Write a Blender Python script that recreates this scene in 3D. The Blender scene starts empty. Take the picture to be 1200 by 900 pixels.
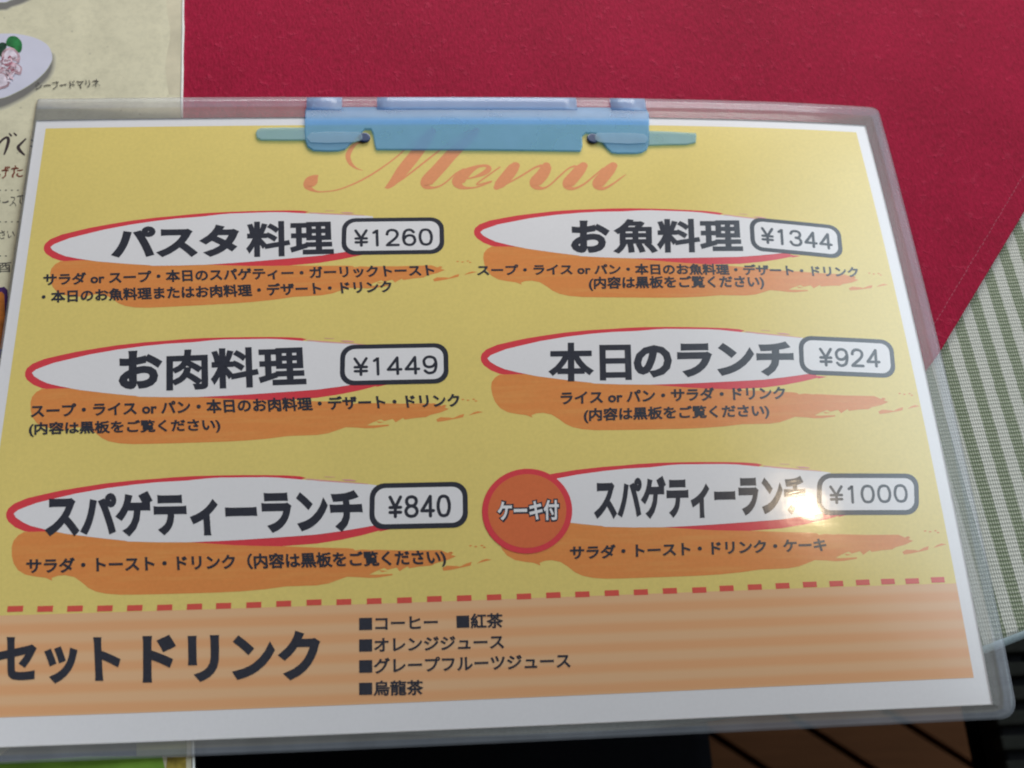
import bpy, bmesh, math, json, random
from mathutils import Vector, Matrix
random.seed(7)
sc = bpy.context.scene
COL = sc.collection
MM = 0.001
D = json.loads(r'''{"entries":[{"head":[["パスタ","k",[-117.82,47.82,-75.93,47.49,-118.98,60.39]],["料理","j",[-74.11,47.11,-45.47,47.17,-74.71,60.94]]],"desc":[["サラダ or スープ・本日のスパゲティー・ガーリックトースト",[-138.38,38.48,-12.4,38.4,-138.91,43.12]],["・本日のお魚料理またはお肉料理・デザート・ドリンク",[-138.17,32.03,-26.29,32.47,-138.72,36.76]]],"box":[-26.03,54.23,17.01,-0.1,0.07,7.25],"price":["¥1260",[-38.63,50.31,-12.95,50.26,-38.79,56.86]],"xf":[-139.7821,53.0273,0.989,0.0349]},{"head":[["お","k",[33.13,46.53,46.41,46.42,34.14,59.51]],["魚料理","j",[47.4,46.07,92.35,46.66,48.71,59.97]]],"desc":[["スープ・ライス or パン・本日のお魚料理・デザート・ドリンク",[1.33,38.12,132.05,37.45,1.52,42.52]],["(内容は黒板をご覧ください)",[37.96,31.85,97.63,32.28,38.41,37.2]]],"box":[112.18,53.04,16.27,-1.42,0.72,6.86],"price":["¥1344",[99.56,50.56,124.3,48.55,100.28,57.05]],"xf":[1.1863,55.2457,0.9934,-0.0131]},{"head":[["お","k",[-111.27,0.55,-97.76,0.82,-112.39,13.83]],["肉料理","j",[-96.65,-0.23,-53.5,0.17,-97.59,13.78]]],"desc":[["スープ・ライス or パン・本日のお肉料理・デザート・ドリンク",[-136.9,-8.02,-5.5,-8.43,-137.46,-3.3]],["(内容は黒板をご覧ください)",[-136.68,-14.23,-79.27,-14.7,-137.24,-9.43]]],"box":[-26.12,6.82,17.09,-0.1,0.09,7.04],"price":["¥1449",[-38.78,3.09,-12.65,3.09,-38.93,9.3]],"xf":[-140.2841,7.4163,0.9954,0.0051]},{"head":[["本日","j",[22.39,-0.6,49.25,-0.74,23.27,13.0]],["のランチ","k",[49.86,-0.1,103.05,0.24,51.04,12.34]]],"desc":[["ライス or パン・サラダ・ドリンク",[25.81,-8.54,98.81,-7.98,26.12,-3.91]],["(内容は黒板をご覧ください)",[32.66,-14.88,92.51,-14.52,33.03,-9.88]]],"box":[122.04,7.18,16.39,-0.64,0.82,7.02],"price":["¥924",[112.14,3.74,132.66,3.41,112.94,10.25]],"xf":[1.4694,8.0669,1.002,0.0009]},{"head":[["スパゲティーランチ","k",[-128.47,-46.45,-35.51,-47.56,-130.0,-32.35]]],"desc":[["サラダ・トースト・ドリンク（内容は黒板をご覧ください)",[-132.39,-57.54,-11.39,-58.64,-133.0,-52.21]]],"box":[-19.39,-39.75,14.81,-0.14,0.15,7.15],"price":["¥840",[-28.36,-43.35,-10.04,-43.55,-28.28,-36.61]],"xf":[-140.1807,-38.5231,1.0,0.0]},{"head":[["スパゲティーランチ","k",[33.54,-46.27,100.12,-46.48,34.55,-32.61]]],"desc":[["サラダ・トースト・ドリンク・ケーキ",[25.47,-57.87,104.7,-57.84,25.74,-53.61]]],"box":[120.79,-40.06,16.62,-0.28,1.15,6.72],"price":["¥1000",[108.02,-42.99,133.2,-42.91,108.64,-37.22]],"xf":[1.2755,-38.7763,0.9992,0.0046]}],"tmpl":{"white":[[-138.23,-38.56],[-137.06,-37.47],[-134.99,-36.6],[-132.08,-35.47],[-128.25,-34.55],[-120.96,-32.89],[-112.27,-31.5],[-103.91,-30.57],[-97.1,-30.07],[-89.07,-29.84],[-82.82,-29.32],[-79.23,-29.19],[-65.67,-29.47],[-61.42,-29.75],[-54.59,-30.58],[-49.13,-31.09],[-40.92,-31.96],[-34.53,-32.64],[-31.78,-33.11],[-30.45,-37.62],[-30.74,-43.71],[-32.34,-45.43],[-36.41,-46.08],[-42.7,-46.95],[-49.87,-47.73],[-58.78,-48.14],[-65.16,-48.39],[-71.78,-48.64],[-78.39,-48.8],[-87.16,-48.89],[-95.91,-48.62],[-104.65,-48.12],[-105.7,-47.82],[-110.96,-47.1],[-115.35,-46.42],[-122.81,-45.17],[-129.01,-43.64],[-133.02,-42.45],[-135.31,-41.27],[-137.43,-39.8]],"red":[[-140.32,-39.1],[-140.36,-38.17],[-139.95,-36.91],[-138.4,-35.41],[-134.88,-33.87],[-129.76,-32.7],[-125.47,-31.8],[-118.96,-30.81],[-112.4,-29.92],[-104.01,-29.23],[-97.18,-28.92],[-92.72,-28.63],[-86.01,-28.45],[-79.26,-28.47],[-72.49,-28.59],[-65.69,-28.8],[-65.52,-28.8],[-59.16,-29.1],[-55.07,-29.51],[-53.24,-30.05],[-54.6,-30.49],[-49.12,-31.8],[-31.8,-35.21],[-31.89,-45.44],[-31.56,-46.38],[-27.95,-46.78],[-31.57,-47.49],[-31.0,-47.05],[-36.42,-48.39],[-42.7,-49.57],[-49.84,-50.49],[-58.73,-50.89],[-65.08,-51.14],[-71.7,-51.02],[-78.32,-50.59],[-87.11,-49.95],[-95.86,-49.4],[-102.16,-48.79],[-106.54,-48.16],[-110.94,-47.38],[-119.65,-46.56],[-128.4,-45.28],[-134.55,-44.07],[-137.29,-42.78],[-139.44,-41.0],[-140.15,-39.81]],"orange":[[-128.5,-44.35],[-134.53,-44.3],[-136.13,-45.27],[-137.23,-46.84],[-137.52,-48.66],[-137.18,-51.4],[-136.4,-53.69],[-134.89,-55.76],[-132.62,-57.17],[-129.59,-57.84],[-127.02,-58.23],[-125.03,-59.14],[-125.32,-58.33],[-123.69,-57.75],[-121.58,-57.64],[-118.98,-58.26],[-116.71,-59.88],[-114.87,-61.49],[-112.65,-62.67],[-109.63,-63.42],[-105.35,-63.86],[-101.1,-63.95],[-94.96,-64.01],[-86.39,-64.06],[-77.77,-64.07],[-71.28,-63.93],[-64.77,-63.56],[-58.5,-62.92],[-49.73,-62.9],[-46.21,-62.44],[-43.56,-61.55],[-40.91,-60.65],[-37.36,-60.9],[-34.7,-61.22],[-32.03,-61.22],[-27.57,-60.65],[-27.59,-60.25],[-30.35,-60.29],[-33.03,-60.33],[-33.92,-60.39],[-32.03,-60.5],[-34.34,-60.24],[-32.46,-59.32],[-31.48,-58.99],[-30.68,-59.65],[-28.98,-59.39],[-31.68,-58.98],[-29.89,-58.41],[-29.0,-59.03],[-26.31,-58.4],[-25.43,-59.55],[-24.3,-58.83],[-23.08,-58.19],[-22.65,-58.75],[-19.14,-58.32],[-15.99,-58.16],[-14.62,-57.48],[-11.45,-56.77],[-8.7,-55.64],[-10.13,-55.13],[-9.35,-54.56],[-10.56,-54.29],[-11.11,-54.6],[-12.27,-54.01],[-13.16,-53.61],[-23.54,-53.4],[-32.52,-52.88],[-33.75,-52.97],[-36.44,-52.66],[-38.45,-52.91],[-39.12,-52.39],[-40.91,-52.15],[-49.83,-51.67],[-58.72,-51.02],[-67.58,-50.6],[-73.93,-50.18],[-87.16,-48.85],[-104.67,-47.85],[-111.03,-46.27],[-117.17,-45.39],[-122.88,-44.43]],"st1":[[-12.86,-59.08],[-11.49,-58.36],[-8.79,-58.54],[-7.54,-58.76],[-5.61,-57.88],[-4.01,-57.48],[-4.41,-58.55],[-6.55,-58.98],[-10.18,-59.62],[-12.44,-59.86]],"st2":[[-2.68,-58.07],[-1.05,-57.12],[0.32,-56.72],[1.94,-57.05],[-0.16,-57.47]],"sp":[[[-4.74,-52.52],[-4.1,-52.4],[-3.66,-52.69],[-4.39,-52.9]],[[-3.16,-52.8],[-2.52,-52.69],[-2.07,-52.98],[-2.81,-53.18]],[[-1.33,-52.54],[-0.69,-52.43],[-0.24,-52.72],[-0.98,-52.92]],[[-0.62,-53.12],[0.02,-53.0],[0.46,-53.29],[-0.27,-53.5]],[[-10.05,-55.54],[-9.42,-55.43],[-8.97,-55.72],[-9.7,-55.92]],[[-10.65,-54.29],[-10.01,-54.18],[-9.57,-54.47],[-10.3,-54.67]]],"streak":[[[-53.24,-30.24],[-49.13,-30.75],[-44.57,-31.28],[-39.09,-31.93],[-34.52,-32.5],[-34.62,-32.69],[-40.92,-32.06],[-49.13,-31.23],[-53.0,-30.58]],[[-47.78,-29.79],[-44.58,-30.03],[-44.58,-30.17],[-47.55,-29.99]],[[-42.75,-30.85],[-40.01,-30.94],[-37.95,-31.39],[-38.64,-31.6],[-41.38,-31.38]]]},"T0":[-140.181,-38.523],"badge":[13.39,-42.42,13.74,-0.11,0.51,13.18],"badgetext":[3.79,-45.97,23.23,-46.21,4.11,-38.56],"drink":[["セット",[-136.87,-87.85,-103.35,-88.96,-138.47,-74.92]],["ドリンク",[-97.8,-89.03,-47.87,-89.85,-98.69,-75.08]]],"list":[["■コーヒー　■紅茶",[-37.41,-76.66,4.57,-77.21,-37.39,-72.26]],["■オレンジジュース",[-37.44,-82.6,4.56,-83.08,-37.42,-78.61]],["■グレープフルーツジュース",[-37.47,-88.7,23.75,-89.4,-37.45,-84.28]],["■烏龍茶",[-37.51,-94.84,-19.19,-95.2,-37.48,-90.59]]],"dash":[[-134.35,-67.04],[-126.15,-67.29],[-117.91,-67.47],[-109.63,-67.67],[-101.31,-67.81],[-92.94,-67.95],[-84.54,-67.97],[-76.33,-67.99],[-67.71,-68.03],[-59.16,-67.94],[-50.45,-67.86],[-41.82,-68.03],[-33.02,-68.08],[-24.19,-68.14],[-15.43,-68.07],[-6.64,-68.14],[2.19,-68.2],[11.05,-68.27],[19.83,-68.21],[28.51,-68.28],[37.36,-68.22],[46.11,-68.29],[54.91,-68.22],[63.86,-68.29],[72.22,-68.08],[80.88,-68.0],[89.45,-67.91],[97.93,-67.81],[106.18,-67.82],[114.5,-67.7],[122.45,-67.68],[130.16,-67.77],[138.39,-67.61]],"menu":[[[-51.48,79.31,0.706],[-52.26,78.66,2.521],[-53.29,77.37,4.285],[-54.31,75.75,3.932],[-54.39,74.58,2.521],[-52.67,73.12,1.008],[-50.03,72.55,0.504],[-44.77,73.23,0.504],[-39.51,75.48,0.605],[-34.21,78.68,0.655],[-28.85,82.94,0.605],[-24.52,86.94,0.555],[-20.12,91.7,0.504],[-14.57,96.9,0.504]],[[-36.92,93.47,0.504],[-38.81,92.59,1.21],[-40.41,90.21,1.664],[-41.2,87.5,1.714],[-40.37,84.45,1.412],[-38.48,82.34,0.706],[-36.24,81.3,0.202]],[[-12.07,98.3,3.025],[-13.51,95.48,3.932],[-18.02,87.89,4.336],[-22.43,81.17,4.235],[-25.7,76.24,2.823],[-27.58,74.23,1.714],[-28.37,73.98,0.605]],[[-26.77,74.74,0.504],[-24.1,76.21,0.555],[-20.31,79.47,0.706],[-15.39,84.12,0.706],[-10.4,88.85,0.655],[-5.36,93.33,0.605],[1.45,98.95,0.504]],[[3.65,98.59,2.521],[1.31,95.4,3.63],[-4.97,88.46,4.336],[-10.05,81.7,4.537],[-13.94,76.73,4.537],[-14.63,74.56,2.924],[-12.68,73.61,1.109],[-9.72,74.36,0.655],[-6.97,76.64,0.555],[-4.19,79.62,0.555],[-1.42,81.47,0.555]],[[5.69,82.9,1.109],[2.94,82.25,1.512],[-0.95,79.58,3.731],[-3.5,76.27,4.437],[-3.03,74.15,2.521],[-0.65,73.33,1.008],[3.12,73.81,0.605],[8.13,76.15,0.555],[2.68,74.74,0.605],[7.17,78.84,0.605],[11.14,82.19,0.504]],[[-3.69,76.94,0.403],[-0.45,77.3,0.605],[2.27,78.01,0.907],[5.59,79.66,1.916],[7.19,81.4,2.017],[6.54,82.69,1.311],[3.56,82.72,0.807],[0.25,81.46,0.605],[-2.52,79.6,0.504]],[[16.63,82.84,3.025],[15.74,81.62,3.932],[13.37,78.12,4.235],[10.76,74.93,3.63],[9.5,73.48,2.017]],[[12.64,74.65,0.504],[17.98,78.09,0.655],[23.12,81.79,0.756],[25.65,82.8,1.109]],[[27.46,82.8,2.773],[27.22,81.71,3.731],[25.64,78.72,4.336],[23.26,75.71,4.336],[23.03,73.91,2.823],[25.24,72.97,1.109],[28.06,74.42,0.605],[32.2,78.71,0.605],[35.17,81.56,0.605],[37.45,82.59,0.807]],[[40.51,82.8,2.924],[38.96,80.88,4.033],[36.8,78.02,4.336],[34.67,75.33,4.235],[34.26,73.66,2.823],[36.37,72.86,1.109],[40.09,74.86,0.655],[44.28,78.71,0.655],[47.3,81.58,0.605]],[[51.03,82.84,2.924],[49.45,80.91,4.033],[47.24,78.04,4.235],[45.05,75.19,4.235],[44.79,73.59,2.823],[46.92,72.92,1.109],[50.55,75.21,0.655],[52.96,77.24,0.504],[55.07,78.89,0.252]]],"plate":[[-55.71,109.09],[-56.35,107.79],[-56.23,98.81],[-55.91,93.78],[-55.06,91.28],[-53.08,89.62],[-48.39,89.3],[-44.49,89.35],[-42.15,90.11],[-40.6,92.08],[-38.85,94.07],[-35.51,98.6],[-33.33,98.68],[-32.54,96.53],[-31.95,91.48],[-31.37,89.72],[3.79,89.28],[39.83,88.66],[40.81,91.16],[41.03,95.42],[42.38,96.8],[46.11,96.49],[47.92,92.75],[49.39,90.02],[50.93,88.13],[53.05,87.77],[59.55,87.84],[61.77,88.24],[63.67,89.63],[64.58,91.83],[65.36,97.4],[66.38,105.94],[65.85,108.24],[65.06,109.1]],"armL":[[-56.06,99.82],[-64.33,100.02],[-71.38,99.85],[-72.71,99.01],[-73.04,97.51],[-72.56,95.51],[-71.15,94.49],[-64.13,94.29],[-55.92,94.28]],"armR":[[65.33,98.24],[71.73,98.19],[79.21,97.79],[82.53,97.65],[82.61,96.64],[81.92,93.27],[78.46,92.19],[70.94,91.94],[64.55,91.56]],"hinge":[[-55.84,113.89],[-55.7,108.56],[65.51,112.67],[65.26,107.92]],"slots":[[-43.48,111.65],[-31.12,111.62],[40.25,111.02],[52.76,111.19]],"dots":[[-35.6,95.1],[44.77,94.47]],"rows_y":[54.3,7.76,-38.78],"zc":[-2.43514,-1.97358,-1.22187,0.58294,-4.07294,0.04749,-5.43111,-1.99453,3.66091],"O":[0,0,-9.3],"A":[[0.99972867,0.0,-0.02329368],[-0.00052151,0.99974935,-0.02238223],[0.02328784,0.02238831,0.99947808]],"cam":{"loc":[-24.9819,-150.8986,344.4529],"R":[[0.99521172,0.01525066,-0.09654557],[-0.0533659,0.91231615,-0.40599423],[0.0818884,0.40920246,0.90876159]],"f":1365.238},"marg":[3.65,4.38,7.91],"cream":{"edge":[[-102.85,176.69],[-100.76,136.46],[-99.8,115.57],[-90.42,-10.28],[-82.95,-111.15],[-82.15,-121.24]],"brush":[[[-161.75,93.05,0.54],[-160.36,95.52,0.81],[-158.93,97.65,0.86],[-157.74,98.36,0.92],[-157.15,96.95,1.03],[-157.38,94.12,0.97],[-157.89,91.31,0.54]],[[-157.22,99.97,0.43],[-156.55,99.08,0.7]],[[-155.68,100.16,0.43],[-154.87,99.27,0.7]],[[-151.57,97.69,0.59],[-152.79,95.91,0.86],[-153.62,94.5,1.08],[-153.03,93.09,1.08],[-151.26,91.17,0.54]],[[-149.55,97.35,0.49],[-148.62,96.64,0.7]],[[-149.56,94.87,0.49],[-148.35,94.17,0.7]]],"t1":["シーフードマリネ",[-150.42,118.37,-128.7,119.92,-150.8,121.89]],"t2":["がく",[-160.37,90.95,-150.62,91.7,-161.44,99.76]],"t3":["げた",[-158.92,81.26,-150.65,81.97,-159.54,86.43]],"t4":["ソースで",[-158.3,69.41,-149.14,71.08,-158.79,73.44]],"t5":["ださい",[-158.47,57.52,-150.68,58.15,-158.88,60.8]],"t6":["酒",[-155.85,44.95,-150.26,45.23,-156.32,48.78]],"dots":[[-157.55,76.83],[-155.61,76.83],[-153.67,76.83],[-151.73,76.84],[-156.05,64.42],[-154.14,64.41],[-152.22,64.41],[-150.31,64.41],[-154.48,51.34],[-152.59,51.33]],"plate":[[-162.1,114.56],[-156.67,117.38],[-151.9,121.32],[-148.31,125.86],[-146.44,130.41],[-146.32,133.46],[-147.75,137.27],[-150.39,139.92],[-154.15,141.79],[-158.42,142.88],[-162.6,143.2],[-171.33,142.27],[-182.35,137.1],[-186.8,127.59],[-179.78,118.41],[-170.68,114.47]],"plateS":[[-164.24,108.71],[-156.1,112.42],[-150.34,117.63],[-145.74,123.64],[-144.68,130.44],[-147.0,135.74],[-158.76,135.56],[-172.88,131.55],[-186.27,123.87],[-178.78,111.11]],"plate2":[[-167.27,157.45],[-163.8,158.52],[-160.99,160.18],[-158.9,163.04],[-162.61,169.03],[-177.93,170.7],[-186.37,166.44],[-182.42,159.32]],"plate2S":[[-166.81,153.69],[-162.53,155.36],[-158.27,157.44],[-154.98,160.31],[-154.17,163.95],[-162.84,171.06],[-183.93,170.55],[-185.0,156.48]],"green":[[-160.7,137.06],[-162.93,138.56],[-162.41,141.65],[-160.42,142.27],[-158.49,140.95],[-157.35,138.65],[-157.29,135.59],[-158.38,134.8],[-160.02,136.31]],"green2":[[-164.34,133.19],[-166.06,137.74],[-164.49,139.31],[-162.64,138.57],[-162.86,135.5],[-163.17,133.21]],"food":[[[-162.95,136.26],[-160.7,137.06],[-158.76,135.56],[-157.24,132.54],[-158.24,131.0],[-160.66,131.73],[-162.9,130.94],[-163.85,133.96]],[[-165.14,130.15],[-162.41,131.7],[-158.73,130.24],[-156.35,127.25],[-156.38,125.0],[-158.79,125.72],[-162.36,126.42],[-164.68,126.39]],[[-165.17,125.64],[-162.36,126.42],[-160.27,123.46],[-159.63,120.49],[-161.48,118.98],[-164.36,118.95]],[[-160.98,129.45],[-158.11,129.87],[-156.14,128.01],[-156.47,125.75],[-158.88,126.47]]],"photo":[[-160.71,37.11],[-153.06,39.55],[-151.76,39.86],[-150.55,38.59],[-146.87,14.08],[-165.51,14.35]],"strip":[[-148.73,-107.98],[-135.23,-108.36],[-121.7,-108.07],[-112.61,-107.91],[-91.88,-108.71],[-90.11,-114.65],[-89.42,-125.28],[-146.74,-122.51]],"dark":[[-137.49,-108.26],[-132.96,-104.64],[-130.21,-102.95],[-129.66,-97.71],[-99.53,-98.97],[-98.82,-108.4],[-112.61,-107.91],[-121.7,-108.07]],"beige":[[-148.73,-107.98],[-150.26,-96.85],[-129.66,-97.71],[-130.21,-102.95],[-133.36,-105.07],[-137.49,-108.26]],"olive":[[-99.53,-98.97],[-85.71,-99.55],[-85.16,-109.01],[-98.82,-108.4]],"orn":[[-90.48,-109.0],[-85.37,-109.22],[-84.57,-118.91],[-90.76,-118.62]]},"mat":[[206.5,85.4],[165.4,31.7]]}''')

# ---------------------------------------------------------------- camera
cam_d = bpy.data.cameras.new('camera')
cam_o = bpy.data.objects.new('camera', cam_d)
COL.objects.link(cam_o)
cR = Matrix(D['cam']['R']).to_4x4()
cam_o.matrix_world = Matrix.Translation(Vector(D['cam']['loc']) * MM) @ cR
cam_d.sensor_width = 36.0
cam_d.lens = D['cam']['f'] * 36.0 / 1200.0
cam_d.clip_start = 0.01
cam_d.clip_end = 50.0
cam_d.dof.use_dof = True
cam_d.dof.focus_distance = 0.372
cam_d.dof.aperture_fstop = 14.0
sc.camera = cam_o

# ---------------------------------------------------------------- light, exposure
world = bpy.data.worlds.new('World')
sc.world = world
world.use_nodes = True
bg = world.node_tree.nodes['Background']
# a plain warm room, brighter and cooler on its window side
wt = world.node_tree
w_tc = wt.nodes.new('ShaderNodeTexCoord')
w_dot = wt.nodes.new('ShaderNodeVectorMath'); w_dot.operation = 'DOT_PRODUCT'
w_dot.inputs[1].default_value = Vector((0.75, 0.30, 0.59)).normalized()
wt.links.new(w_tc.outputs['Generated'], w_dot.inputs[0])
w_rmp = wt.nodes.new('ShaderNodeValToRGB')
w_rmp.color_ramp.interpolation = 'EASE'
w_rmp.color_ramp.elements[0].position = 0.80
w_rmp.color_ramp.elements[0].color = (0.050, 0.045, 0.042, 1)
w_rmp.color_ramp.elements[1].position = 1.0
w_rmp.color_ramp.elements[1].color = (2.75, 3.25, 3.6, 1)
wt.links.new(w_dot.outputs['Value'], w_rmp.inputs[0])
wt.links.new(w_rmp.outputs[0], bg.inputs['Color'])
bg.inputs['Strength'].default_value = 1.0
sc.view_settings.view_transform = 'Standard'
sc.view_settings.look = 'None'
sc.view_settings.exposure = 0.06
sc.view_settings.gamma = 1.0
sc.cycles.filter_width = 2.0

def lamp(name, kind, loc, energy, color, aim=None, **kw):
    l = bpy.data.lights.new(name, kind)
    l.energy = energy
    l.color = color
    for k, v in kw.items():
        setattr(l, k, v)
    o = bpy.data.objects.new(name, l)
    o.location = loc
    if aim is not None:
        o.rotation_euler = (Vector(aim) - Vector(loc)).to_track_quat('-Z', 'Y').to_euler()
    COL.objects.link(o)
    return o

# a bright window on the far right, and the warm ceiling bulb whose reflection shows on the lamination
lamp('window_light', 'AREA', (0.12, 0.86, 0.34), 7.9, (1.0, 0.975, 0.955), (0.03, 0.05, 0.0), shape='RECTANGLE', size=0.8, size_y=0.34)

# ---------------------------------------------------------------- helpers
A = Matrix(D['A'])
O = Vector(D['O'])
ZT = [(2,0),(3,0),(4,0),(1,1),(2,1),(3,1),(0,2),(1,2),(2,2)]
def zf(x, y):
    u, v = x / 150.0, y / 100.0
    return sum(k * u**i * v**j for k, (i, j) in zip(D['zc'], ZT))
def S(x, y, lift=0.0):
    """point of the gently bowed menu sheet (mm on the sheet) -> world metres"""
    return (A @ (Vector((x, y, zf(x, y) + lift)) - O)) * MM
def T(x, y, z=0.0):
    """point over the table top (mm) -> world metres"""
    return Vector((x, y, z)) * MM

def tag(o, label=None, cat=None, group=None, kind=None):
    if label: o['label'] = label
    if cat: o['category'] = cat
    if group: o['group'] = group
    if kind: o['kind'] = kind
    return o

def empty(name, loc, label, cat, group=None):
    o = bpy.data.objects.new(name, None)
    o.empty_display_size = 0.01
    o.location = loc
    COL.objects.link(o)
    return tag(o, label, cat, group)

def root_of(o):
    v = Vector((0, 0, 0))
    while o is not None:
        v += o.location
        o = o.parent
    return v

def link(name, bm, mats, parent=None, smooth=False):
    """one mesh object from a bmesh in world coordinates"""
    me = bpy.data.meshes.new(name)
    off = root_of(parent)
    for v in bm.verts:
        v.co -= off
    for f in bm.faces:
        f.smooth = smooth
    bm.to_mesh(me)
    bm.free()
    for mt in (mats if isinstance(mats, (list, tuple)) else [mats]):
        me.materials.append(mt)
    o = bpy.data.objects.new(name, me)
    COL.objects.link(o)
    if parent is not None:
        o.parent = parent
    return o

def area2(p):
    return sum(p[i][0] * p[(i + 1) % len(p)][1] - p[(i + 1) % len(p)][0] * p[i][1] for i in range(len(p)))

def smooth_loop(p, n=3):
    """Catmull-Rom resampling of a closed outline"""
    out = []
    N = len(p)
    for i in range(N):
        a, b, c, d = (Vector(p[(i + k) % N][:2]) for k in (-1, 0, 1, 2))
        for k in range(n):
            t = k / n
            out.append(0.5 * ((2*b) + (c - a)*t + (2*a - 5*b + 4*c - d)*t*t + (3*b - a - 3*c + d)*t**3))
    return [(v.x, v.y) for v in out]

def flat_bm(polys, F, cell=2.5):
    """polys: list of (outline, lift, material index); cut on a grid so that it follows the sheet F"""
    out = bmesh.new()
    for poly, lift, mi in polys:
        if area2(poly) < 0:
            poly = poly[::-1]
        b = bmesh.new()
        vs = [b.verts.new((x, y, 0)) for x, y in poly]
        b.faces.new(vs).normal_update()
        bmesh.ops.triangulate(b, faces=b.faces[:])
        if cell:
            for ax in (0, 1):
                lo = min(v.co[ax] for v in b.verts)
                hi = max(v.co[ax] for v in b.verts)
                k = math.floor(lo / cell) + 1
                while k * cell < hi:
                    co = [0, 0, 0]; no = [0, 0, 0]
                    co[ax] = k * cell; no[ax] = 1
                    bmesh.ops.bisect_plane(b, geom=b.verts[:] + b.edges[:] + b.faces[:], plane_co=co, plane_no=no, dist=1e-5)
                    k += 1
        mp = {}
        for v in b.verts:
            mp[v] = out.verts.new(F(v.co.x, v.co.y, lift))
        for f in b.faces:
            try:
                nf = out.faces.new([mp[v] for v in f.verts])
                nf.material_index = mi
            except ValueError:
                pass
        b.free()
    out.normal_update()
    for f in out.faces:
        if f.normal.z < 0:
            f.normal_flip()
    return out

def rounded(w, h, r, n=6):
    pts = []
    for cx, cy, a0 in ((w - r, h - r, 0), (-w + r, h - r, 90), (-w + r, -h + r, 180), (w - r, -h + r, 270)):
        for k in range(n + 1):
            a = math.radians(a0 + 90 * k / n)
            pts.append((cx + r * math.cos(a), cy + r * math.sin(a)))
    return pts

def quad_map(q):
    bl, br, tl = Vector(q[0:2]), Vector(q[2:4]), Vector(q[4:6])
    u, v = br - bl, tl - bl
    return lambda s, t: bl + u * s + v * t

FONT_CACHE = {}
def grow(vs, fs, d):
    """heavier lettering: a collar of width d round every glyph outline"""
    # weld
    key, idx, wv = {}, [], []
    for x, y in vs:
        k = (round(x, 5), round(y, 5))
        if k not in key:
            key[k] = len(wv); wv.append((x, y))
        idx.append(key[k])
    wf, cnt = [], {}
    for f in fs:
        g = [idx[i] for i in f]
        g = [a for a, b in zip(g, g[1:] + g[:1]) if a != b]
        if len(g) < 3: continue
        ar = sum(wv[g[i]][0] * wv[(g[(i+1) % len(g)])][1] - wv[g[(i+1) % len(g)]][0] * wv[g[i]][1] for i in range(len(g)))
        if ar < 0: g = g[::-1]
        wf.append(tuple(g))
        for a, b in zip(g, g[1:] + g[:1]):
            cnt[(a, b)] = cnt.get((a, b), 0) + 1
    bd = [(a, b) for (a, b) in cnt if (b, a) not in cnt]
    nxt, prv = {}, {}
    for a, b in bd:
        nxt.setdefault(a, []).append(b); prv.setdefault(b, []).append(a)
    out_v = list(wv)
    def nrm(a, b):
        dx, dy = wv[b][0] - wv[a][0], wv[b][1] - wv[a][1]
        l = math.hypot(dx, dy) or 1
        return (dy / l, -dx / l)
    corner = {}
    def off(v, e, start):
        # outer point for vertex v of edge e
        n1 = nrm(*e)
        oth = prv.get(v, []) if start else nxt.get(v, [])
        if len(oth) != 1:
            return (wv[v][0] + n1[0] * d, wv[v][1] + n1[1] * d)
        n2 = nrm(oth[0], v) if start else nrm(v, oth[0])
        mx, my = n1[0] + n2[0], n1[1] + n2[1]
        l2 = mx * mx + my * my
        if l2 < 0.55:
            t = (-n1[1], n1[0]) if not start else (n1[1], -n1[0])
            return (wv[v][0] + (n1[0] + t[0] * 0.4) * d, wv[v][1] + (n1[1] + t[1] * 0.4) * d)
        k = 2 * d / l2
        return (wv[v][0] + mx * k, wv[v][1] + my * k)
    for a, b in bd:
        pa, pb = off(a, (a, b), True), off(b, (a, b), False)
        out_v += [pa, pb]
        n = len(out_v)
        wf.append((b, a, n - 2, n - 1))
    return out_v, wf
def text_tris(s, bold):
    """ink outline triangles of a line of text, normalised to its own ink box"""
    key = (s, bold)
    if key in FONT_CACHE:
        return FONT_CACHE[key]
    c = bpy.data.curves.new('line', 'FONT')
    c.body = s
    c.size = 1.0
    c.resolution_u = 3
    o = bpy.data.objects.new('line', c)
    COL.objects.link(o)
    dg = bpy.context.evaluated_depsgraph_get()
    dg.update()
    me = bpy.data.meshes.new_from_object(o.evaluated_get(dg))
    vs = [(v.co.x, v.co.y) for v in me.vertices]
    fs = [tuple(p.vertices) for p in me.polygons]
    if bold:
        vs, fs = grow(vs, fs, bold)
    bpy.data.objects.remove(o)
    bpy.data.curves.remove(c)
    bpy.data.meshes.remove(me)
    x0 = min(v[0] for v in vs); x1 = max(v[0] for v in vs)
    y0 = min(v[1] for v in vs); y1 = max(v[1] for v in vs)
    vs = [((x - x0) / (x1 - x0), (y - y0) / (y1 - y0)) for x, y in vs]
    FONT_CACHE[key] = (vs, fs)
    return FONT_CACHE[key]

def text_bm(lines, F, out=None, mi=0):
    """lines: (string, quad, boldness, lift)"""
    out = out or bmesh.new()
    for s, q, bold, lift in lines:
        vs, fs = text_tris(s, bold)
        M = quad_map(q)
        bv = []
        for x, y in vs:
            p = M(x, y)
            bv.append(out.verts.new(F(p.x, p.y, lift)))
        for f in fs:
            try:
                nf = out.faces.new([bv[i] for i in f])
                nf.material_index = mi
            except ValueError:
                pass
    out.normal_update()
    for f in out.faces:
        if f.normal.z < 0:
            f.normal_flip()
    return out

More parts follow.
